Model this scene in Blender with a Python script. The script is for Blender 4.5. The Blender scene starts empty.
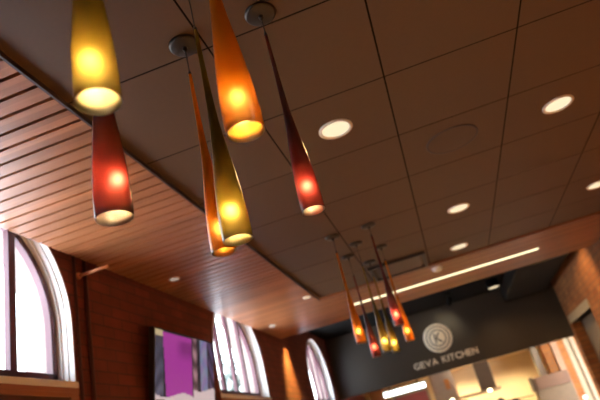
import bpy, bmesh, math, random
from mathutils import Vector, Matrix
random.seed(7)
R = math.radians
PI = math.pi
scene = bpy.context.scene
col = scene.collection

# ------------------------------------------------------------------ camera, world, exposure
EYE = 1.5
cam_d = bpy.data.cameras.new('camera')
cam = bpy.data.objects.new('camera', cam_d)
col.objects.link(cam)
cr = Vector((0.93468464, 0.26949667, -0.23181062))
cu = Vector((0.31853016, -0.34546498, 0.8827188))
cd = Vector((-0.15780732, 0.89890238, 0.40874363))
m = Matrix((cr, cu, -cd)).transposed().to_4x4()
m.translation = Vector((0, 0, EYE))
cam.matrix_world = m
cam_d.sensor_width = 36.0
cam_d.sensor_fit = 'HORIZONTAL'
cam_d.lens = 553.96 / 600 * 36
cam_d.clip_start = 0.02
cam_d.dof.use_dof = True
cam_d.dof.focus_distance = 1.6
cam_d.dof.aperture_fstop = 2.8
cam_d.dof.aperture_blades = 7
scene.camera = cam

world = bpy.data.worlds.new('sky')
scene.world = world
world.use_nodes = True
wn = world.node_tree.nodes
bg = wn['Background']
bg.inputs[0].default_value = (0.80, 0.90, 1.0, 1)
bg.inputs[1].default_value = 6.0
sun_d = bpy.data.lights.new('sun', 'SUN'); sun_d.energy = 50.0; sun_d.angle = R(0.6); sun_d.color = (0.95, 0.97, 1.0)
sun = bpy.data.objects.new('sun', sun_d); col.objects.link(sun)
sun.rotation_euler = Vector((-0.50, 0.25, -0.85)).to_track_quat('-Z', 'Y').to_euler()   # high, from behind the building

scene.view_settings.view_transform = 'Standard'
scene.view_settings.look = 'None'
scene.view_settings.gamma = 1.0
scene.view_settings.exposure = 1.0
scene.view_settings.use_curve_mapping = False

DOWN_W = 60.0      # ceiling downlights, watts
KITCHEN_W = 26.0
WARM = (1.0, 0.60, 0.26)

# ------------------------------------------------------------------ helpers
def tag(o, label=None, cat=None, group=None, kind=None):
    if label: o['label'] = label
    if cat: o['category'] = cat
    if group: o['group'] = group
    if kind: o['kind'] = kind
    return o

def empty(name, loc):
    o = bpy.data.objects.new(name, None)
    o.empty_display_size = 0.05
    o.location = loc
    col.objects.link(o)
    return o

def copy_tree(o, parent=None):
    c = o.copy()
    col.objects.link(c)
    c.parent = parent
    for ch in list(o.children):
        copy_tree(ch, c)
    return c

class MB:
    def __init__(s): s.bm = bmesh.new()
    def box(s, x0, x1, y0, y1, z0, z1, mi=0):
        v = [s.bm.verts.new((x, y, z)) for x in (x0, x1) for y in (y0, y1) for z in (z0, z1)]
        for q in ((0,1,3,2),(4,6,7,5),(0,4,5,1),(2,3,7,6),(0,2,6,4),(1,5,7,3)):
            f = s.bm.faces.new([v[i] for i in q]); f.material_index = mi
        return s
    def lathe(s, prof, n=32, c=(0,0,0), mis=None, axis='z', smooth=True, close=False):
        rings = []
        c = Vector(c)
        def P(r, h, a):
            if axis == 'z': return c + Vector((r*math.cos(a), r*math.sin(a), h))
            if axis == 'x': return c + Vector((h, r*math.cos(a), r*math.sin(a)))
            return c + Vector((r*math.sin(a), h, r*math.cos(a)))
        for r, h in prof:
            if r < 1e-6: rings.append([s.bm.verts.new(P(0, h, 0))])
            else: rings.append([s.bm.verts.new(P(r, h, 2*PI*k/n)) for k in range(n)])
        idx = list(range(len(rings)-1))
        pairs = [(i, i+1) for i in idx]
        if close: pairs.append((len(rings)-1, 0))
        for i, (a, b) in enumerate(pairs):
            A, B = rings[a], rings[b]
            for k in range(n):
                k2 = (k+1) % n
                if len(A) == 1 and len(B) == 1: continue
                if len(A) == 1: vs = [A[0], B[k2], B[k]]
                elif len(B) == 1: vs = [A[k], A[k2], B[0]]
                else: vs = [A[k], A[k2], B[k2], B[k]]
                f = s.bm.faces.new(vs); f.smooth = smooth
                if mis: f.material_index = mis[i]
        return s
    def tube(s, pts, r, n=12):
        pts = [Vector(p) for p in pts]
        rings = []
        for i, p in enumerate(pts):
            d = (pts[min(i+1, len(pts)-1)] - pts[max(i-1, 0)]).normalized()
            a = d.cross(Vector((0, 0, 1)))
            if a.length < 1e-3: a = d.cross(Vector((1, 0, 0)))
            a.normalize(); b = d.cross(a)
            rr = r[i] if isinstance(r, (list, tuple)) else r
            rings.append([s.bm.verts.new(p + rr*(math.cos(2*PI*k/n)*a + math.sin(2*PI*k/n)*b)) for k in range(n)])
        for A, B in zip(rings, rings[1:]):
            for k in range(n):
                f = s.bm.faces.new([A[k], A[(k+1)%n], B[(k+1)%n], B[k]]); f.smooth = True
        s.bm.faces.new(list(reversed(rings[0]))); s.bm.faces.new(rings[-1])
        return s
    def sphere(s, c, r, sc=(1,1,1), seg=20):
        mm = Matrix.Translation(c) @ Matrix.Diagonal((sc[0], sc[1], sc[2], 1))
        q = bmesh.ops.create_uvsphere(s.bm, u_segments=seg, v_segments=seg//2, radius=r, matrix=mm)
        for v in q['verts']:
            for f in v.link_faces: f.smooth = True
        return s
    def build(s, name, mats, parent=None, bevel=0, flip=False):
        bmesh.ops.recalc_face_normals(s.bm, faces=s.bm.faces)
        if flip:                      # open lining: make the normals look at the axis
            fs = s.bm.faces[:]; f = fs[len(fs)//2]; c = f.calc_center_median()
            if f.normal.x*c.x + f.normal.y*c.y > 0: bmesh.ops.reverse_faces(s.bm, faces=s.bm.faces[:])
        me = bpy.data.meshes.new(name)
        s.bm.to_mesh(me); s.bm.free()
        if not isinstance(mats, (list, tuple)): mats = [mats]
        for x in mats: me.materials.append(x)
        o = bpy.data.objects.new(name, me)
        col.objects.link(o)
        if parent is not None: o.parent = parent
        if bevel:
            b = o.modifiers.new('bevel', 'BEVEL'); b.width = bevel; b.segments = 2; b.limit_method = 'ANGLE'
        return o

def struct(o):
    o['kind'] = 'structure'; return o

# ------------------------------------------------------------------ materials
class N:
    def __init__(s, name):
        s.m = bpy.data.materials.new(name); s.m.use_nodes = True
        s.t = s.m.node_tree; s.p = s.t.nodes['Principled BSDF']; s.out = s.t.nodes['Material Output']
    def n(s, ty, **kw):
        o = s.t.nodes.new(ty)
        for k, v in kw.items(): setattr(o, k, v)
        return o
    def l(s, a, b): s.t.links.new(a, b)

def plain(name, c, rough=0.6, metal=0.0, var=0.12, scale=14.0, bump=0.0):
    k = N(name)
    tc = k.n('ShaderNodeTexCoord'); no = k.n('ShaderNodeTexNoise')
    no.inputs['Scale'].default_value = scale; no.inputs['Detail'].default_value = 5
    k.l(tc.outputs['Object'], no.inputs['Vector'])
    mx = k.n('ShaderNodeMix', data_type='RGBA')
    mx.inputs[6].default_value = (*[x*(1-var) for x in c], 1)
    mx.inputs[7].default_value = (*[min(1, x*(1+var)) for x in c], 1)
    k.l(no.outputs['Fac'], mx.inputs[0]); k.l(mx.outputs[2], k.p.inputs['Base Color'])
    k.p.inputs['Roughness'].default_value = rough; k.p.inputs['Metallic'].default_value = metal
    if rough >= 0.7 and max(c) < 0.05: k.p.inputs['Specular IOR Level'].default_value = 0.1
    if bump:
        b = k.n('ShaderNodeBump'); b.inputs['Strength'].default_value = bump; b.inputs['Distance'].default_value = 0.004
        k.l(no.outputs['Fac'], b.inputs['Height']); k.l(b.outputs[0], k.p.inputs['Normal'])
    return k.m

def emit(name, c, s):
    k = N(name)
    e = k.n('ShaderNodeEmission'); e.inputs[0].default_value = (*c, 1); e.inputs[1].default_value = s
    k.l(e.outputs[0], k.out.inputs[0]); return k.m

def slat_wood(name, c1, c2, pitch, rough=0.3):
    k = N(name)
    tc = k.n('ShaderNodeTexCoord'); sp = k.n('ShaderNodeSeparateXYZ'); k.l(tc.outputs['Object'], sp.inputs[0])
    dv = k.n('ShaderNodeMath', operation='DIVIDE'); dv.inputs[1].default_value = pitch; k.l(sp.outputs[1], dv.inputs[0])
    fl = k.n('ShaderNodeMath', operation='FLOOR'); k.l(dv.outputs[0], fl.inputs[0])
    wh = k.n('ShaderNodeTexWhiteNoise', noise_dimensions='1D'); k.l(fl.outputs[0], wh.inputs['W'])
    mp = k.n('ShaderNodeMapping'); mp.inputs['Scale'].default_value = (2.2, 55, 55); k.l(tc.outputs['Object'], mp.inputs[0])
    ad = k.n('ShaderNodeVectorMath', operation='ADD'); k.l(mp.outputs[0], ad.inputs[0]); k.l(wh.outputs['Color'], ad.inputs[1])
    no = k.n('ShaderNodeTexNoise'); no.inputs['Scale'].default_value = 1.0; no.inputs['Detail'].default_value = 6
    k.l(ad.outputs[0], no.inputs['Vector'])
    mx = k.n('ShaderNodeMix', data_type='RGBA'); mx.inputs[6].default_value = (*c1, 1); mx.inputs[7].default_value = (*c2, 1)
    k.l(no.outputs['Fac'], mx.inputs[0])
    hs = k.n('ShaderNodeHueSaturation'); k.l(mx.outputs[2], hs.inputs['Color'])
    mr = k.n('ShaderNodeMapRange'); mr.inputs[3].default_value = 0.8; mr.inputs[4].default_value = 1.2
    k.l(wh.outputs['Value'], mr.inputs[0]); k.l(mr.outputs[0], hs.inputs['Value'])
    k.l(hs.outputs[0], k.p.inputs['Base Color'])
    k.p.inputs['Roughness'].default_value = rough
    return k.m

def brick(name, c1, c2, mortar, plane='yz', rough=0.8):
    k = N(name)
    tc = k.n('ShaderNodeTexCoord'); sp = k.n('ShaderNodeSeparateXYZ'); k.l(tc.outputs['Object'], sp.inputs[0])
    cb = k.n('ShaderNodeCombineXYZ')
    k.l(sp.outputs[1 if plane == 'yz' else 0], cb.inputs[0]); k.l(sp.outputs[2], cb.inputs[1])
    br = k.n('ShaderNodeTexBrick'); k.l(cb.outputs[0], br.inputs['Vector'])
    br.inputs['Color1'].default_value = (*c1, 1); br.inputs['Color2'].default_value = (*c2, 1); br.inputs['Mortar'].default_value = (*mortar, 1)
    br.inputs['Scale'].default_value = 1.0; br.inputs['Brick Width'].default_value = 0.22; br.inputs['Row Height'].default_value = 0.075
    br.inputs['Mortar Size'].default_value = 0.006
    no = k.n('ShaderNodeTexNoise'); no.inputs['Scale'].default_value = 5; k.l(tc.outputs['Object'], no.inputs['Vector'])
    mx = k.n('ShaderNodeMix', data_type='RGBA', blend_type='MULTIPLY'); mx.inputs[0].default_value = 0.5
    k.l(br.outputs['Color'], mx.inputs[6]); k.l(no.outputs['Fac'], mx.inputs[7])
    k.l(mx.outputs[2], k.p.inputs['Base Color']); k.p.inputs['Roughness'].default_value = rough
    b = k.n('ShaderNodeBump'); b.inputs['Strength'].default_value = 0.4; b.inputs['Distance'].default_value = 0.004; b.invert = True
    k.l(br.outputs['Fac'], b.inputs['Height']); k.l(b.outputs[0], k.p.inputs['Normal'])
    return k.m

def glass_outer(name, trans, clear, body, tf=0.45, df_f=0.45, rough=0.78):
    """coloured frosted glass: translucent body, a rough see-through share, glossy skin"""
    k = N(name)
    tr = k.n('ShaderNodeBsdfTranslucent'); tr.inputs[0].default_value = (*trans, 1)
    tp = k.n('ShaderNodeBsdfRefraction'); tp.inputs[0].default_value = (*clear, 1)
    tp.inputs['Roughness'].default_value = rough; tp.inputs['IOR'].default_value = 1.42
    df = k.n('ShaderNodeBsdfDiffuse'); df.inputs[0].default_value = (*body, 1)
    gl = k.n('ShaderNodeBsdfGlossy'); gl.inputs['Roughness'].default_value = 0.22
    fr = k.n('ShaderNodeFresnel'); fr.inputs[0].default_value = 1.35
    a = k.n('ShaderNodeMixShader'); a.inputs[0].default_value = df_f
    k.l(tr.outputs[0], a.inputs[1]); k.l(df.outputs[0], a.inputs[2])
    b = k.n('ShaderNodeMixShader'); b.inputs[0].default_value = tf
    k.l(a.outputs[0], b.inputs[1]); k.l(tp.outputs[0], b.inputs[2])
    c = k.n('ShaderNodeMixShader'); k.l(fr.outputs[0], c.inputs[0]); k.l(b.outputs[0], c.inputs[1]); k.l(gl.outputs[0], c.inputs[2])
    k.l(c.outputs[0], k.out.inputs[0]); return k.m

def glass_inner(name, c, tc_=(0.9, 0.85, 0.75), clear=0.5):
    """inner face of the same glass wall: its normals look into the shade, so rays leave the glass here"""
    k = N(name)
    tr = k.n('ShaderNodeBsdfTranslucent'); tr.inputs[0].default_value = (*tc_, 1)
    tp = k.n('ShaderNodeBsdfRefraction'); tp.inputs[0].default_value = (1, 1, 1, 1)
    tp.inputs['Roughness'].default_value = 0.65; tp.inputs['IOR'].default_value = 1.42
    df = k.n('ShaderNodeBsdfDiffuse'); df.inputs[0].default_value = (*c, 1)
    a = k.n('ShaderNodeMixShader'); a.inputs[0].default_value = 0.85
    k.l(tr.outputs[0], a.inputs[1]); k.l(df.outputs[0], a.inputs[2])
    b = k.n('ShaderNodeMixShader'); b.inputs[0].default_value = clear
    k.l(a.outputs[0], b.inputs[1]); k.l(tp.outputs[0], b.inputs[2])
    k.l(b.outputs[0], k.out.inputs[0]); return k.m

def pane_mat(name):
    k = N(name)
    tp = k.n('ShaderNodeBsdfTransparent'); tp.inputs[0].default_value = (0.97, 0.99, 1, 1)
    gl = k.n('ShaderNodeBsdfGlossy'); gl.inputs['Roughness'].default_value = 0.02
    mx = k.n('ShaderNodeMixShader'); mx.inputs[0].default_value = 0.05
    k.l(tp.outputs[0], mx.inputs[1]); k.l(gl.outputs[0], mx.inputs[2]); k.l(mx.outputs[0], k.out.inputs[0]); return k.m

M = {
 'tile': plain('dark_ceiling_tile', (0.090, 0.046, 0.0175), 0.6, var=0.08, scale=60, bump=0.05),
 'gap': plain('dark_gap', (0.010, 0.006, 0.004), 1.0),
 'slat': slat_wood('slat_wood', (0.25, 0.090, 0.034), (0.40, 0.16, 0.066), 0.0866, 0.40),
 'edge': plain('panel_edge', (0.035, 0.020, 0.020), 0.5),
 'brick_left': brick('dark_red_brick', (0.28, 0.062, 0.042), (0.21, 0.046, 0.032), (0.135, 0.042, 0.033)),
 'brick_out': brick('pale_outside_brick', (0.38, 0.29, 0.255), (0.34, 0.25, 0.22), (0.40, 0.34, 0.30)),
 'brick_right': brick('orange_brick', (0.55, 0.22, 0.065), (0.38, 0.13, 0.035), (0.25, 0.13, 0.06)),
 'brick_kitchen': brick('kitchen_brick', (0.55, 0.20, 0.04), (0.45, 0.15, 0.03), (0.35, 0.18, 0.08), 'xz'),
 'fascia': plain('charcoal_paint', (0.050, 0.041, 0.030), 0.42, var=0.05),
 'black': plain('black_paint', (0.006, 0.0055, 0.005), 0.8),
 'blackish': plain('black_duct_paint', (0.012, 0.010, 0.008), 0.7),
 'plaster': plain('white_plaster', (0.86, 0.84, 0.81), 0.55, var=0.05),
 'frame': plain('oxblood_frame', (0.10, 0.028, 0.040), 0.4),
 'sillwood': plain('sill_wood', (0.36, 0.15, 0.08), 0.45),
 'panelwood': plain('panel_wood', (0.085, 0.025, 0.025), 0.45),
 'floor': plain('floor_tile', (0.42, 0.34, 0.27), 0.35, scale=4),
 'rearwall': plain('rear_wall', (0.32, 0.22, 0.15), 0.8),
 'cream': plain('cream_wall', (0.80, 0.66, 0.43), 0.6, var=0.04, scale=3),
 'signcream': plain('sign_cream', (0.90, 0.82, 0.66), 0.5, var=0.03),
 'signgroove': plain('sign_groove', (0.17, 0.15, 0.12), 0.6),
 'nickel': plain('dark_nickel', (0.052, 0.043, 0.036), 0.45, 0.8, var=0.05),
 'cord': plain('black_cord', (0.02, 0.018, 0.016), 0.5),
 'whitering': plain('white_trim_ring', (0.75, 0.68, 0.58), 0.45),
 'lens': emit('lit_lens', (1.0, 0.80, 0.52), 0.56),
 'lens_soft': emit('dim_lens', (1.0, 0.74, 0.62), 0.22),
 'strip': emit('strip_light', (1.0, 0.86, 0.50), 1.3),
 'bulb': emit('lamp_bulb', (1.0, 0.80, 0.45), 2100.0),
 'pane': pane_mat('window_glass'),
 'speaker': plain('speaker_grille', (0.084, 0.046, 0.021), 0.6, scale=300, bump=0.3),
 'diffuser': plain('diffuser_panel', (0.10, 0.06, 0.042), 0.5),
 'diff_edge': plain('diffuser_black_frame', (0.04, 0.03, 0.028), 0.5),
 'pipe': plain('brown_pipe', (0.09, 0.032, 0.028), 0.45),
 'copper': plain('copper_rod', (0.72, 0.32, 0.16), 0.35, 0.3),
 'tvblack': plain('tv_plastic', (0.015, 0.013, 0.013), 0.35),
 'bark': plain('bark', (0.10, 0.08, 0.07), 0.9),
 'leaf': plain('leaves', (0.11, 0.13, 0.12), 0.8),
 'bounce_ground': plain('pale_paving', (0.50, 0.51, 0.54), 0.9),
 'lintel': plain('stone_lintel', (0.42, 0.36, 0.25), 0.7),
 'beige': plain('beige_panel', (0.30, 0.23, 0.15), 0.6),
 'mauve': plain('mauve_grey_panel', (0.44, 0.34, 0.28), 0.5),
 'steel': plain('kitchen_steel', (0.38, 0.29, 0.21), 0.35, 0.5),
 'hood': plain('hood_grey', (0.12, 0.080, 0.052), 0.5),
 'fridge': plain('appliance_beige', (0.21, 0.14, 0.08), 0.5),
 'fridge_top': plain('appliance_pinkish', (0.20, 0.105, 0.06), 0.5),
 'menured': plain('menu_board_red', (0.42, 0.10, 0.10), 0.5),
 'notice': plain('orange_notice', (0.55, 0.22, 0.07), 0.6),
 'lightbox': emit('lit_white_box', (0.80, 0.97, 1.0), 3.0),
 'lampwhite': emit('kitchen_lamp', (1.0, 0.85, 0.55), 5.0),
 'globe': emit('white_globe', (1.0, 0.93, 0.85), 1.5),
 'pan': plain('black_pan', (0.03, 0.025, 0.02), 0.4),
 'casing': plain('pale_casing', (0.40, 0.31, 0.22), 0.5),
 'pinkcasing': plain('pink_casing', (0.42, 0.24, 0.14), 0.5),
}

# ------------------------------------------------------------------ dimensions (z measured from the eye, then lifted)
H = 1.456 + EYE            # tile ceiling
HW = 1.434 + EYE           # wood slats, lower face
XL, XR = -2.03, 2.10
YN, YF = -3.6, 10.30       # rear wall, kitchen fascia
YT = 5.81                  # far end of tiles
YW = 7.18                  # far end of wood
HB = 1.80 + EYE            # black ceiling beyond the wood
ZT = 2.3 + EYE

# ------------------------------------------------------------------ walls
def holed_plate(name, outer, holes, x0, thick, mat):
    """plate in the yz plane with holes, from x0 back to x0 - thick"""
    cu_ = bpy.data.curves.new(name, 'CURVE'); cu_.dimensions = '2D'; cu_.fill_mode = 'BOTH'; cu_.extrude = thick/2
    for pts in [outer] + holes:
        sp = cu_.splines.new('POLY'); sp.points.add(len(pts)-1)
        for q, (a, b) in zip(sp.points, pts): q.co = (a, b, 0, 1)
        sp.use_cyclic_u = True
    tmp = bpy.data.objects.new('tmp', cu_); col.objects.link(tmp)
    dg = bpy.context.evaluated_depsgraph_get()
    me = bpy.data.meshes.new_from_object(tmp.evaluated_get(dg))
    bpy.data.objects.remove(tmp)
    me.transform(Matrix(((0, 0, 1, x0 - thick/2), (1, 0, 0, 0), (0, 1, 0, 0), (0, 0, 0, 1))))
    me.name = name; me.materials.clear(); me.materials.append(mat)
    o = bpy.data.objects.new(name, me); col.objects.link(o); return o

def arch(yc, r, zs, zb, n=28):
    return [(yc - r, zb)] + [(yc - r*math.cos(PI*k/n), zs + r*math.sin(PI*k/n)) for k in range(n+1)] + [(yc + r, zb)]

WIN = [2.16, 5.64, 9.17]
EXTRA = [-1.32]                       # the same window again, behind the photographer
ZS = 0.99 + EYE
ZSILL = 0.67 + EYE
holes = [arch(y, 0.70, ZS, ZSILL) for y in EXTRA + WIN]
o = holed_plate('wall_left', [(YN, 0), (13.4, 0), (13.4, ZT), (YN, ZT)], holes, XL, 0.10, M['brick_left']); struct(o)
holes = [arch(y, 0.655, ZS, ZSILL+0.03) for y in EXTRA + WIN]
o = holed_plate('wall_outside', [(YN, 0), (13.4, 0), (13.4, ZT), (YN, ZT)], holes, XL-0.101, 0.19, M['brick_out']); struct(o)

# right wall with its opening under the stone lintel
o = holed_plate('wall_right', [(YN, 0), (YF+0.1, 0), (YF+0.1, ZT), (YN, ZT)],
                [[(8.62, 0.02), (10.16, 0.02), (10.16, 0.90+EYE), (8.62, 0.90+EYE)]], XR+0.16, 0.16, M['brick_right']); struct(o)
struct(MB().box(XR+0.17, XR+0.22, 8.3, 10.36, 0, 1.1+EYE).build('wall_recess', M['beige']))
struct(MB().box(XR-0.012, XR+0.15, 8.58, 10.20, 0.90+EYE, 1.03+EYE).build('trim_1', M['lintel'], bevel=0.006))
struct(MB().box(XL, XR+0.4, YN-0.1, YN, 0, ZT).build('wall_rear', M['rearwall']))
struct(MB().box(XL-0.3, XR+1.6, YN-0.1, 13.5, -0.1, 0).build('floor', M['floor']))
struct(MB().box(XL-0.3, XR+1.6, YN-0.1, 13.5, ZT, ZT+0.1).build('ceiling_slab', M['black']))
# fascia over the kitchen opening
struct(MB().box(XL, XR, YF, YF+0.12, 0.722+EYE, ZT).build('wall_front', M['fascia']))
# black ceiling between wood and fascia
struct(MB().box(XL, XR, YW-0.25, YF, HB, HB+0.03).build('ceiling_black', M['black']))

# ------------------------------------------------------------------ tile ceiling and slatted wood ceiling
b = MB()
gx = [-0.4767 + 0.6168*k for k in range(-1, 6)]
gy = [1.6044 + 0.6006*k for k in range(-9, 8)]
g = 0.0042
for i in range(len(gx)-1):
    for j in range(len(gy)-1):
        x1 = min(gx[i+1], XR - 0.005)
        b.box(gx[i]+g, x1-g, gy[j]+g, gy[j+1]-g, H, H+0.012)
b.box(gx[0], XR, gy[0], gy[-1], H+0.0012, H+0.02, 1)
struct(b.build('ceiling_tile', [M['tile'], M['gap']]))

P = 0.0866
b = MB()
y = 1.268 - 60*P
while y < YW - 0.02:
    y1 = y + P - 0.0165
    xr = -1.098 if y1 < YT + 0.03 else XR
    if y > YN: b.box(-1.985, xr, y, min(y1, YW), HW, HW+0.030)
    y += P
b.box(-1.985, -1.100, YN, YT+0.04, HW+0.029, HW+0.040, 1)
b.box(-1.985, XR, YT+0.04, YW, HW+0.029, HW+0.040, 1)
struct(b.build('ceiling_wood', [M['slat'], M['gap']]))
b = MB()
b.box(-1.098, -1.088, YN, YT+0.006, HW-0.001, HW+0.034)
b.box(-1.098, XR, YT, YT+0.01, HW-0.001, HW+0.034)
struct(b.build('trim_2', M['edge']))

# ------------------------------------------------------------------ arched windows
def ring_band(b, yc, r0, r1, x0, x1, zb, n=40):
    """arched band between two radii with straight legs down to zb; x0 front, x1 back"""
    A = arch(yc, r0, ZS, zb, n); B = arch(yc, r1, ZS, zb, n)
    vs = [[b.bm.verts.new((x, *p)) for p in L] for x in (x0, x1) for L in (A, B)]
    for i in range(len(A)-1):
        for (p, q) in ((0, 1), (2, 3), (0, 2), (1, 3)):
            b.bm.faces.new([vs[p][i], vs[p][i+1], vs[q][i+1], vs[q][i]])
    for e in (0, len(A)-1):
        b.bm.faces.new([vs[0][e], vs[1][e], vs[3][e], vs[2][e]])

for n_, yc in enumerate(EXTRA + WIN):
    w = struct(empty('window_%d' % (n_+1), (XL, yc, ZSILL)))
    off = Matrix.Translation((-XL, -yc, -ZSILL))
    def put(b, name, mat, bev=0):
        bmesh.ops.transform(b.bm, matrix=off, verts=b.bm.verts)
        return b.build(name, mat, w, bev)
    b = MB()
    ring_band(b, yc, 0.622, 0.660, XL-0.085, XL-0.125, ZSILL+0.002)
    b.box(XL-0.125, XL-0.085, yc-0.659, yc+0.659, ZSILL, ZSILL+0.066)
    for dy in (-0.325, 0.0, 0.325):
        b.box(XL-0.122, XL-0.088, yc+dy-0.026, yc+dy+0.026, ZSILL+0.06, ZS+math.sqrt(0.635**2-dy**2))
    put(b, 'window_frame', M['frame'])
    b = MB()
    L = arch(yc, 0.628, ZS, ZSILL+0.05)
    b.bm.faces.new([b.bm.verts.new((XL-0.105, *p)) for p in L])
    put(b, 'pane', M['pane'])
    b = MB()                                   # stepped white plaster reveal
    for r0, xa, xb in ((0.690, 0.006, -0.026), (0.694, -0.026, -0.030), (0.684, -0.030, -0.058), (0.688, -0.058, -0.062), (0.672, -0.062, -0.099)):
        ring_band(b, yc, r0, 0.699, XL+xa, XL+xb, ZSILL)
    put(b, 'arch_reveal', M['plaster'])
    b = MB(); b.box(XL-0.084, XL+0.022, yc-0.70, yc+0.70, ZSILL-0.036, ZSILL-0.0005)
    put(b, 'window_sill', M['plaster'], 0.004)
    b = MB()
    b.box(XL-0.02, XL+0.02, yc-0.70, yc+0.70, ZSILL-0.062, ZSILL-0.037)
    b.box(XL-0.02, XL+0.016, yc-0.70, yc-0.63, 0.9, ZSILL-0.0625)
    b.box(XL-0.02, XL+0.016, yc+0.63, yc+0.70, 0.9, ZSILL-0.0625)
    b.box(XL-0.02, XL+0.016, yc-0.629, yc+0.629, ZSILL-0.085, ZSILL-0.0625)
    put(b, 'apron_frame', M['sillwood'])
    b = MB(); b.box(XL-0.02, XL+0.004, yc-0.63, yc+0.63, 0.9, ZSILL-0.085)
    put(b, 'apron_panel', M['panelwood'])

# ------------------------------------------------------------------ outside: ground made pale to bounce daylight in, and a tree
struct(MB().box(-40, XL-0.4, -30, 60, -0.5, -0.3).build('ground', M['bounce_ground']))
def tree(x, y, hh, seed, label):
    rnd = random.Random(seed)
    t = empty('tree', (x, y, -0.3)); tag(t, label, 'tree', None)
    b = MB(); tips = []
    b.tube([(0, 0, 0), (0.05, 0.02, hh*0.4), (0.0, 0.1, hh*0.7), (0.05, 0, hh)], [0.20, 0.16, 0.10, 0.03])
    for k in range(16):
        z = hh*(0.40 + 0.55*rnd.random()); a = rnd.random()*2*PI; ln = hh*0.30*(1.3 - z/hh)
        e = Vector((math.cos(a)*ln, math.sin(a)*ln, z + ln*0.6))
        b.tube([(0, 0, z), (e.x*0.5, e.y*0.5, z + ln*0.22), e], [0.07, 0.045, 0.012], 7); tips.append(e)
        tips.append(Vector((e.x*0.6, e.y*0.6, z + ln*0.3)))
    b.build('trunk', M['bark'], t)
    b = MB()
    for e in tips:
        for q in range(36):
            p = e + Vector((rnd.gauss(0, 0.32), rnd.gauss(0, 0.32), rnd.gauss(0, 0.24)))
            d1 = Vector((rnd.uniform(-1, 1), rnd.uniform(-1, 1), rnd.uniform(-1, 1))).normalized()
            d2 = d1.cross(Vector((rnd.uniform(-1, 1), rnd.uniform(-1, 1), rnd.uniform(-1, 1)))).normalized()
            s_ = 0.12
            b.bm.faces.new([b.bm.verts.new(p + v) for v in (d1*s_*1.5, d2*s_*0.6, -d1*s_*1.5, -d2*s_*0.6)])
    b.build('foliage', M['leaf'], t)
tree(-5.1, 13.6, 4.0, 4, 'leafy tree outside, seen low through the middle arched window')

# ------------------------------------------------------------------ ceiling lights
def spot(name, loc, watts, angle, color, parent=None, aim=None, blend=0.6, radius=0.05):
    d = bpy.data.lights.new(name, 'SPOT'); d.energy = watts; d.spot_size = R(angle); d.spot_blend = blend
    d.color = color; d.shadow_soft_size = radius
    o = bpy.data.objects.new(name, d); col.objects.link(o)
    o.location = loc
    if aim is not None:
        o.rotation_euler = Vector(aim).to_track_quat('-Z', 'Y').to_euler()
    if parent is not None: o.parent = parent
    return o

def make_downlight(r=0.09, lens='lens'):
    t = empty('ceiling_downlight', (0, 0, 0))
    MB().lathe([(r, 0.0), (r, -0.005), (r*0.96, -0.008), (r*0.84, -0.006), (r*0.80, 0.0)], 40).build('trim_ring', M['whitering'], t)
    b = MB(); b.lathe([(r*0.83, -0.002), (r*0.6, -0.0045), (0, -0.006)], 40); b.build('lens', M[lens], t)
    return t
DL = [(-0.1635, 2.5035, 'bright round downlight in the dark tile ceiling beside the dark red pendant'),
      (1.067, 3.0955, 'round downlight farthest to the upper right in the dark tile ceiling'),
      (0.4635, 4.333, 'round downlight in dark tiles, nearer of the two between speaker and strip light'),
      (0.455, 5.4595, 'small-looking round downlight in the dark tiles right beside the black-framed air diffuser'),
      (1.66, 4.87, 'round downlight cut off by the right edge of the photo, in the dark tiles')]
ADDED_DL = [(1.067, 0.7), (-0.16, -1.1), (1.067, -1.7), (0.46, -2.6), (1.66, 1.9)]  # out of view, added so the floor bounce brightens the ceiling
proto = make_downlight()
for i, (x, y_, lab) in enumerate(DL):
    t = proto if i == 0 else copy_tree(proto)
    t.location = (x, y_, H); tag(t, lab, 'ceiling light', 'round downlights in the tile ceiling')
    spot('downlight_beam', (x, y_, H-0.03), DOWN_W, 130, WARM, None)
for x, y_ in ADDED_DL:
    t = copy_tree(proto); t.location = (x, y_, H)
    tag(t, 'unseen round downlight added behind the photographer for bounce light on the dark tile ceiling', 'ceiling light', 'unseen downlights added for bounce light')
    spot('downlight_beam', (x, y_, H-0.03), DOWN_W, 130, WARM, None)

small = [(-1.155, 5.50, 'lens', 'small lit downlight at the corner of the slatted wood beside the dark tiles'),
         (-1.775, 3.79, 'lens_soft', 'small pale downlight in the slatted wood above the television'),
         (-1.80, 6.28, 'lens_soft', 'small pale downlight in the slatted wood right of the middle window')]
for x, y_, ln, lab in small:
    t = make_downlight(0.045, ln); t.location = (x, y_, HW); tag(t, lab, 'ceiling light', None)

# linear light in the wood strip
t = empty('linear_ceiling_light', (0.25, 6.45, HW)); tag(t, 'long thin lit strip light in the wooden ceiling band before the kitchen sign', 'ceiling light')
b = MB(); b.box(-1.085, 1.085, -0.043, -0.038, -0.006, 0.0).box(-1.085, 1.085, 0.038, 0.043, -0.006, 0).box(-1.09, -1.085, -0.043, 0.043, -0.006, 0).box(1.085, 1.09, -0.043, 0.043, -0.006, 0)
b.build('housing', M['whitering'], t)
MB().box(-1.085, 1.085, -0.038, 0.038, -0.004, -0.001).build('diffuser_lens', M['strip'], t)

# smoke detector, speaker, air diffuser
t = empty('smoke_detector', (0.20, 5.93, HW)); tag(t, 'round off-white smoke detector on the wood just past the dark tiles', 'smoke detector')
MB().lathe([(0, 0), (0.058, 0), (0.060, -0.012), (0.052, -0.018)], 32).lathe([(0.052, -0.018), (0.046, -0.034), (0.03, -0.042), (0, -0.043)], 32).build('body', M['plaster'], t)
MB().lathe([(0, -0.0425), (0.014, -0.043), (0.012, -0.050), (0, -0.051)], 16).build('sensor_cap', M['whitering'], t)

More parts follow.
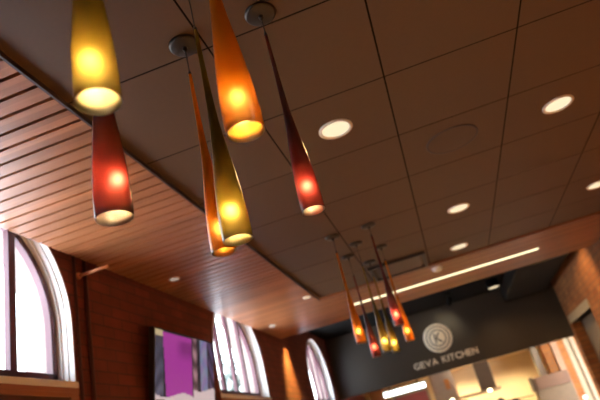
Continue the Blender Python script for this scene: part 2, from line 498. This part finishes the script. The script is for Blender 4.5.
t = empty('ceiling_speaker', (0.4395, 3.0815, H)); tag(t, 'large round brown speaker grille set in the dark tile ceiling', 'speaker')
b = MB(); b.lathe([(0.158, 0), (0.158, -0.004), (0.152, -0.006), (0.145, -0.004)], 48); b.build('rim', M['edge'], t)
MB().lathe([(0.146, -0.002), (0.09, -0.004), (0, -0.005)], 48).build('grille', M['speaker'], t)

t = empty('air_diffuser', (-0.165, 5.48, H)); tag(t, 'square black-framed air diffuser in the dark ceiling above the farther lamp cluster', 'air vent')
b = MB(); a_ = 0.285; th = 0.035
for q in ((-a_, a_, -a_*0.92, -a_*0.92+th), (-a_, a_, a_*0.92-th, a_*0.92), (-a_, -a_+th, -a_*0.92+th, a_*0.92-th), (a_-th, a_, -a_*0.92+th, a_*0.92-th)):
    b.box(*q, -0.03, 0.0)
b.build('vent_frame', M['diff_edge'], t, 0.004)
MB().box(-a_+0.06, a_-0.06, -a_*0.92+0.06, a_*0.92-0.06, -0.022, -0.010).build('vent_plate', M['diffuser'], t, 0.003)

# ------------------------------------------------------------------ pendant lamps
PROF = [(0.0362, 0.0), (0.0369, 0.02), (0.0370, 0.045), (0.0364, 0.07), (0.0354, 0.095), (0.0333, 0.13), (0.0306, 0.165), (0.0275, 0.20), (0.0245, 0.23),
        (0.0215, 0.26), (0.0187, 0.29), (0.0157, 0.325), (0.0130, 0.36), (0.0107, 0.41), (0.0092, 0.46), (0.0079, 0.52), (0.0068, 0.58), (0.0061, 0.64), (0.0055, 0.70)]
GL = {
 'olive': ([glass_outer('olive_glass', (0.15, 0.088, 0.007), (1.0, 0.68, 0.14), (0.105, 0.068, 0.018), 0.18), glass_inner('olive_lining', (0.090, 0.066, 0.030), (0.16, 0.12, 0.05))]),
 'orange': ([glass_outer('orange_glass', (0.62, 0.155, 0.004), (1.0, 0.48, 0.11), (0.76, 0.225, 0.010), 0.25), glass_inner('orange_lining', (0.11, 0.046, 0.005), (0.36, 0.16, 0.03))]),
 'red': ([glass_outer('dark_red_glass', (0.11, 0.010, 0.006), (1.0, 0.13, 0.10), (0.088, 0.056, 0.051), 0.125), glass_inner('red_lining', (0.105, 0.074, 0.056), (0.20, 0.10, 0.08))]),
}
def pendant(x, y_, zb, kind, label, group, boff=(0, 0), rs=1.0):
    zb = zb + EYE
    t = empty('pendant_lamp', (x, y_, zb)); tag(t, label, 'pendant lamp', group)
    zc = H - zb
    # shade: coloured outside, pale lining inside
    b = MB()
    b.lathe([(r*rs, h) for r, h in PROF] + [(0, 0.703)], 40)
    th = 0.0022
    inn = [(max(r*rs-th, 0.0015), h) for r, h in PROF if h < 0.5]
    b2 = MB()
    o = b.build('glass_shade', GL[kind][0], t)
    b2.lathe([(PROF[0][0]*rs-0.0001, 0.0)] + inn, 40)
    o2 = b2.build('shade_lining', GL[kind][1], o, flip=True)
    MB().lathe([(0, 0.714), (0.003, 0.714), (0.0060, 0.706), (0.0062, 0.698), (0.0057, 0.698)], 16).build('shade_cap', M['cord'], t)
    MB().tube([(0, 0, 0.71), (0, 0, zc-0.02)], 0.0017, 8).build('cord', M['cord'], t)
    b = MB()
    b.lathe([(0, zc), (0.056, zc), (0.058, zc-0.004), (0.056, zc-0.010), (0.050, zc-0.014), (0.012, zc-0.017), (0, zc-0.017)], 48)
    cn = b.build('canopy', M['nickel'], t)
    b = MB(); b.lathe([(0, zc-0.016), (0.009, zc-0.016), (0.009, zc-0.026), (0.0055, zc-0.034), (0, zc-0.036)], 20)
    b.build('cord_grip', M['nickel'], cn)
    b = MB(); b.sphere((boff[0], boff[1], 0.085), 0.0115, (1, 1, 1.15))
    bu = b.build('bulb', M['bulb'], t)
    b = MB(); b.tube([(boff[0], boff[1], 0.094), (boff[0]*0.6, boff[1]*0.6, 0.112), (0, 0, 0.148)], [0.005, 0.006, 0.007], 10)
    b.build('bulb_socket', M['whitering'], t)
    return t
G1, G2 = 'glass pendants in the near cluster', 'glass pendants in the far cluster'
pendant(-0.388, 0.650, 0.570, 'olive', 'yellow-olive glass pendant largest and nearest, at the upper left over the dark red one', G1, (-0.008, 0.0))
pendant(-0.540, 0.921, 0.513, 'red', 'dark plum and red glass pendant hanging lowest at left over the slatted wood', G1, (0.016, 0.0), 1.05)
pendant(-0.234, 0.923, 0.600, 'orange', 'broad bright orange glass pendant running off the top edge of the photo', G1, (0, 0), 1.09)
pendant(-0.399, 1.250, 0.5185, 'olive', 'yellow-olive glass pendant in front of the slim orange one, near cluster', G1, (-0.004, 0), 1.07)
pendant(-0.545, 1.541, 0.6165, 'orange', 'slim orange glass pendant partly behind the yellow-olive one, near cluster', G1, (0, 0.006), 1.06)
pendant(-0.2375, 1.535, 0.650, 'red', 'dark brown and red glass pendant hanging alone at the right of the near cluster', G1)
pendant(-0.540, 4.055, 0.619, 'orange', 'orange glass pendant leftmost in the far cluster', G2)
pendant(-0.533, 4.668, 0.570, 'red', 'dark red glass pendant hanging lowest in the far cluster', G2)
pendant(-0.410, 4.387, 0.551, 'olive', 'yellow-olive glass pendant, left of the two side by side in the far cluster', G2)
pendant(-0.397, 5.031, 0.609, 'olive', 'yellow-olive glass pendant, right of the two side by side and farthest of the far cluster', G2)
pendant(-0.245, 4.058, 0.661, 'red', 'dark red glass pendant hanging highest, overlapping the light strip in the far cluster', G2)
pendant(-0.235, 4.682, 0.622, 'orange', 'orange glass pendant rightmost in the far cluster', G2)

# ------------------------------------------------------------------ black duct and lamps under the black ceiling
t = MB().box(1.25, 1.96, 7.82, YF-0.01, 1.545+EYE, HB-0.001).build('air_duct', M['blackish'], None, 0.02)
tag(t, 'big black rectangular duct under the black ceiling above the sign wall', 'duct')
t = empty('surface_downlight', (1.06, 9.35, HB)); tag(t, 'black can downlight lit under the black ceiling beside the duct', 'ceiling light')
MB().lathe([(0, 0), (0.098, 0), (0.10, -0.12), (0.092, -0.12), (0.088, -0.10)], 32).build('can', M['black'], t)
MB().lathe([(0.093, -0.116), (0.05, -0.119), (0, -0.12)], 32).build('lens', M['lens'], t)
spot('downlight_beam', (1.06, 9.35, HB-0.14), 16, 150, WARM)
def track_spot(x, y_, aim, label):
    t = empty('track_spotlight', (x, y_, HB)); tag(t, label, 'spotlight')
    MB().box(-0.05, 0.05, -0.02, 0.02, -0.02, 0).build('track_adapter', M['black'], t)
    MB().tube([(0, 0, -0.02), (0, 0, -0.10)], 0.008).build('stem', M['black'], t)
    a = Vector(aim).normalized()
    c = Vector((0, 0, -0.13))
    MB().tube([c - a*0.07, c - a*0.05, c + a*0.07, c + a*0.075], [0.03, 0.04, 0.042, 0.042], 20).build('lamp_head', M['black'], t)
    return t
track_spot(0.33, 9.3, (-0.3, 1, -0.6), 'black track spotlight under the black ceiling above the round emblem')
track_spot(-1.80, 7.50, (-0.25, 0, -1), 'black spotlight close to the brick wall between the middle and the far window')
spot('spot_beam', (-1.80, 7.44, 1.66+EYE), 240, 54, (1.0, 0.70, 0.15), None, (-0.20, -0.02, -1), 1.0, 0.03)
spot('spot_beam', (0.28, 9.34, 1.66+EYE), 11, 75, (1.0, 0.8, 0.5), None, (-0.3, 1, -0.55), 0.8, 0.03)  # beam added to the unlit track head to brighten the sign
track_spot(1.30, 7.45, (0.75, 0.7, -0.5), 'black track spotlight just past the wooden band, left of the black duct')
spot('spot_beam', (1.35, 7.50, 1.60+EYE), 28, 90, (1.0, 0.6, 0.25), None, (0.75, 0.7, -0.5), 0.9, 0.04)

# ------------------------------------------------------------------ kitchen sign: emblem and lettering
def text_mesh(ch, size, ext, bold):
    c = bpy.data.curves.new('t', 'FONT'); c.body = ch; c.size = size; c.extrude = ext; c.offset = bold; c.resolution_u = 4
    ob = bpy.data.objects.new('t', c); col.objects.link(ob)
    bpy.context.view_layer.update()
    dg = bpy.context.evaluated_depsgraph_get()
    me = bpy.data.meshes.new_from_object(ob.evaluated_get(dg))
    bpy.data.objects.remove(ob)
    return me
def letter(me, x, z, w, h, mat, parent, yy, name='letter'):
    xs = [v.co.x for v in me.vertices]; ys = [v.co.y for v in me.vertices]
    mn, sx, sy = (min(xs), min(ys)), w/(max(xs)-min(xs)), h/(max(ys)-min(ys))
    for v in me.vertices:
        v.co = Vector(((v.co.x-mn[0])*sx + x, yy - v.co.z, (v.co.y-mn[1])*sy + z))
    me.materials.clear(); me.materials.append(mat)
    o = bpy.data.objects.new(name, me); col.objects.link(o); o.parent = parent
    return o
t = empty('sign_lettering', (0, YF, 0.862+EYE)); tag(t, 'cream capital letters reading GEVA KITCHEN on the charcoal wall', 'sign')
widths = {'G': .105, 'E': .075, 'V': .105, 'A': .105, 'K': .09, 'I': .022, 'T': .085, 'C': .10, 'H': .09, 'N': .09}
x = -0.600
for ch in 'GEVA KITCHEN':
    if ch == ' ': x += 0.062; continue
    me = text_mesh(ch, 0.15, 0.008, 0.0022)
    letter(me, x, 0, widths[ch], 0.106, M['signcream'], t, -0.008); x += widths[ch] + 0.013

t = empty('round_emblem', (-0.045, YF, 1.284+EYE)); tag(t, 'round cream emblem with a K monogram on the charcoal wall', 'sign')
MB().lathe([(0, 0), (0.25, 0), (0.25, -0.018), (0.245, -0.022), (0, -0.022)], 64, axis='y').build('disc', M['signcream'], t)
def flat_ring(r0, r1, y0, y1):
    b = MB(); b.lathe([(r0, y0), (r1, y0), (r1, y1), (r0, y1)], 64, axis='y', smooth=False, close=True); return b
flat_ring(0.188, 0.208, -0.0225, -0.026).build('outer_ring', M['signgroove'], t)
flat_ring(0.128, 0.150, -0.0225, -0.026).build('inner_ring', M['signgroove'], t)
me = text_mesh('K', 0.2, 0.002, 0.004)
letter(me, -0.062, -0.088, 0.14, 0.176, M['signgroove'], t, -0.026, 'monogram')

# ------------------------------------------------------------------ television on the left wall
t = empty('television', (XL, 4.11, 0.79+EYE)); tag(t, 'wall-mounted television showing a magenta cloth, between two arched windows', 'television')
t.rotation_euler = (0, R(8), 0); dx = 0.10; W2, H2 = 0.515, 0.295
MB().box(dx-0.045, dx, -W2, W2, -H2, H2).build('tv_body', M['tvblack'], t, 0.006)
b = MB(); b.box(0.016, 0.03, -0.15, 0.15, -0.09, 0.09).box(0.02, dx-0.045, -0.03, 0.03, -0.06, 0.06)
b.build('wall_bracket', M['tvblack'], t)
def tvcol(u, v):
    st = 0.88 + 0.12*math.sin(u*170)
    n1 = 0.5+0.5*math.sin(u*37+3*math.sin(v*9)); n2 = 0.5+0.5*math.sin(v*23+4*math.sin(u*17))
    if v > 0.80 + 0.03*math.sin(u*11) - 0.10*(u>0.6):
        c = (0.80, 0.62, 0.62)
        if u < 0.14 and v > .86: c = (0.16, 0.10, 0.05)
        if 0.42 < u < 0.68 and 0.89 < v < 0.95: c = (0.70, 0.30, 0.22)
        return c
    if 0.11 + v*0.06 < u < 0.585 and v > 0.02 and v < 0.84:
        d = 1.0 - 0.4*max(0, min(1, (u-0.30)*8))*max(0, min(1, (0.36-v)*7))*max(0, min(1, (v-0.06)*20))
        return (0.52*st*d, 0.055*st*d, 0.42*st*d)
    if u < 0.12:
        if v < 0.08: return (0.65, 0.5, 0.28)
        return (0.05+0.12*n2*v, 0.05+0.11*n2*v, 0.08+0.16*n2*v)
    if 0.60 < u < 0.67: return (0.40*n2+.1, 0.22*n2+.05, 0.24*n2+.06)
    if 0.74 < u < 0.87: return (0.22+.1*n1, 0.20+0.1*n2, 0.42)
    if u > 0.9: return (0.10*n2+.03, 0.06*n2+.02, 0.16*n2+.03)
    return (0.03, 0.025, 0.035)
b = MB(); nu, nv = 110, 64
cl = b.bm.loops.layers.float_color.new('picture')
vs = [[b.bm.verts.new((dx+0.001, -W2+0.014+(2*W2-0.028)*i/nu, H2-0.014-(2*H2-0.028)*j/nv)) for i in range(nu+1)] for j in range(nv+1)]
for j in range(nv):
    for i in range(nu):
        f = b.bm.faces.new([vs[j][i], vs[j+1][i], vs[j+1][i+1], vs[j][i+1]])
        c = tvcol((i+.5)/nu, (j+.5)/nv)
        for lp in f.loops: lp[cl] = (*c, 1)
k = N('tv_screen')
at = k.n('ShaderNodeAttribute', attribute_name='picture'); k.l(at.outputs['Color'], k.p.inputs['Emission Color'])
k.p.inputs['Emission Strength'].default_value = 0.36; k.p.inputs['Base Color'].default_value = (0.02, 0.02, 0.02, 1); k.p.inputs['Roughness'].default_value = 0.25
b.build('screen', k.m, t)

# pipes and the copper rod on the left wall
for yy, r_, lab in ((2.900, 0.009, 'thin dark vertical pipe on the brick wall closest to the left window'),
                    (3.005, 0.012, 'thicker dark vertical pipe on the brick wall between the left window and the television')):
    b = MB(); b.tube([(0, 0, 0.0), (0, 0, HW+0.3)], r_)
    o = b.build('wall_pipe', M['pipe']); o.location = (XL+r_+0.004, yy, 0); tag(o, lab, 'pipe')
b = MB(); b.tube([(0, 0, 0), (0.012, 0, 0)], 0.022).tube([(0.012, 0, 0), (0.215, 0, 0)], 0.0105)
o = b.build('wall_rod', M['copper']); o.location = (XL, 2.955, 1.340+EYE); tag(o, 'short copper rod sticking out from the brick wall just below the slatted ceiling', 'rod')

# ------------------------------------------------------------------ kitchen beyond the fascia
KY = 13.2
struct(MB().box(XL, XR+1.5, KY, KY+0.1, 0, 1.1+EYE).build('wall_kitchen', M['cream']))
struct(MB().box(XL, XR+1.5, YF+0.12, KY, 0.88+EYE, 0.92+EYE).build('ceiling_kitchen', M['cream']))
struct(MB().box(XR+1.5, XR+1.6, YF+0.10, KY, 0, 1.1+EYE).build('wall_side', M['beige']))
ZK = 0.88 + EYE
struct(MB().box(-1.75, -1.47, 12.0, 12.3, 0, ZK).build('trim_3', M['brick_kitchen']))
struct(MB().box(1.77, 1.945, 12.0, 12.3, 0, ZK).build('trim_4', M['brick_kitchen']))
struct(MB().box(1.58, 1.70, 12.1, 12.3, 0, ZK).build('trim_5', M['beige']))
struct(MB().box(1.95, 2.06, 11.95, 12.2, 0, ZK).build('trim_6', M['pinkcasing']))
struct(MB().box(2.065, 2.20, 12.0, 12.3, 0, ZK).build('trim_7', M['brick_kitchen']))
struct(MB().box(2.205, 2.32, 12.0, 12.3, 0, ZK).build('trim_8', M['lintel']))
struct(MB().box(2.32, 2.385, 11.93, 12.2, 0, ZK).build('trim_9', M['casing']))
struct(MB().box(2.39, 2.62, 12.0, 12.3, 0, ZK).build('trim_10', M['brick_kitchen']))

t = empty('light_box_sign', (-1.02, 12.0, 0.70+EYE)); tag(t, 'long bright white light box at the left of the kitchen opening', 'sign')
MB().box(-0.445, 0.445, 0.0, 0.06, -0.055, 0.055).build('case', M['casing'], t, 0.004)
MB().box(-0.435, 0.435, -0.006, -0.0005, -0.048, 0.048).build('lit_face', M['lightbox'], t)
for xx in (-0.29, 0.29): MB().box(xx-0.01, xx+0.01, 0.02, 0.04, 0.055, ZK-0.70-EYE).build('hanger', M['black'], t)
t = empty('menu_board', (-0.93, 12.08, 0.43+EYE)); tag(t, 'dull red menu board with a pale frame under the bright light box', 'menu board')
b = MB()
for q in ((-0.36, 0.36, 0.165, 0.205), (-0.36, 0.36, -0.205, -0.165), (-0.36, -0.32, -0.165, 0.165), (0.32, 0.36, -0.165, 0.165)):
    b.box(q[0], q[1], -0.02, 0.02, q[2], q[3])
b.build('board_frame', M['casing'], t)
MB().box(-0.32, 0.32, -0.008, 0.012, -0.165, 0.165).build('board_face', M['menured'], t)

t = empty('kitchen_column', (-0.24, 12.3, 0)); tag(t, 'mauve-grey square column in the kitchen right of the red menu board', 'column')
MB().box(-0.24, 0.22, -0.15, 0.15, 0, ZK).build('shaft', M['mauve'], t, 0.03)
MB().box(0.02, 0.12, -0.156, -0.151, 0.50+EYE, 0.70+EYE).build('notice', M['notice'], t)['label'] = 'orange-brown notice'

t = empty('range_hood', (0.45, 12.1, 0.26+EYE)); tag(t, 'brown-grey extractor hood with a tall flue and small lit lamps, hanging in the kitchen', 'range hood')
MB().box(-0.02, 0.27, -0.12, 0.14, 0.05, ZK-0.26-EYE).build('flue', M['hood'], t, 0.005)
MB().box(-0.72, 0.34, -0.22, 0.3, 0.0, 0.05).build('hood_lip', M['steel'], t, 0.006)
for xx in (0.12, -0.62):
    MB().sphere((xx, -0.225, 0.022), 0.035, (1.2, 0.5, 0.8)).build('hood_lamp', M['lampwhite'], t)

t = empty('refrigerator', (1.68, 11.75, 0)); tag(t, 'tall beige refrigerator with a darker pinkish top door beside the brick pier', 'refrigerator')
MB().box(-0.33, 0.30, -0.20, 0.22, 0.02, 0.28+EYE).build('cabinet', M['fridge'], t, 0.012)
MB().box(-0.30, 0.30, -0.235, -0.201, 0.06+EYE, 0.28+EYE).build('upper_door', M['fridge_top'], t, 0.008)
MB().box(-0.33, 0.30, -0.235, -0.201, 0.10, 0.05+EYE).build('lower_door', M['fridge'], t, 0.008)
MB().box(-0.36, -0.335, -0.22, 0.2, 0.05+EYE, 0.30+EYE).build('side_trim', M['hood'], t)

for xx, zz, lab in ((0.70, 0.02, 'black round-bottomed pan hanging in the kitchen opening, left of a pair at the bottom edge'),
                    (0.955, -0.05, 'black round-bottomed pan hanging in the kitchen opening, right of a pair at the bottom edge')):
    t = empty('hanging_pan', (xx, 11.9, zz+EYE)); tag(t, lab, 'pan', 'pans hanging in the kitchen')
    MB().sphere((0, 0, 0), 0.085, (1, 0.45, 1)).build('bowl', M['pan'], t)
    MB().box(-0.008, 0.008, -0.004, 0.004, -0.33, -0.08).build('handle', M['pan'], t)
t = MB().tube([(0.3, 11.94, 0.04+EYE), (1.33, 11.94, 0.0+EYE)], 0.008).build('pot_rail', M['black']); tag(t, 'thin black rail carrying the hanging pans', 'rail')

t = empty('globe_lamp', (2.05, 11.32, -0.245+EYE)); tag(t, 'small white glowing globe lamp at the bottom right beside the refrigerator', 'lamp')
MB().sphere((0, 0, 0), 0.04).build('globe', M['globe'], t)
MB().tube([(0, 0, -0.038), (0, 0, -1.255)], 0.01).build('stem', M['steel'], t)

for xx, yy, lab in ((1.06, 12.35, 'kitchen ceiling lamp seen just under the charcoal wall left of the brick pier'), (-0.02, 12.0, 'kitchen ceiling lamp seen just under the charcoal wall below the lettering')):
    t = empty('kitchen_lamp', (xx, yy, ZK)); tag(t, lab, 'ceiling light')
    MB().lathe([(0.09, 0), (0.09, -0.012), (0.075, -0.014), (0.07, -0.01)], 32).build('trim_ring', M['whitering'], t)
    MB().lathe([(0.074, -0.008), (0, -0.012)], 32).build('lens', M['lampwhite'], t)
for xx, yy, kw in ((1.06, 12.45, 3.2), (0.1, 12.6, 3.2), (-0.9, 11.3, 0.6), (1.9, 11.0, 0.2), (2.7, 11.3, 0.04)):
    spot('kitchen_beam', (xx, yy, ZK-0.03), KITCHEN_W*kw, 150, (1.0, 0.72, 0.40), None, None, 0.8, 0.08)
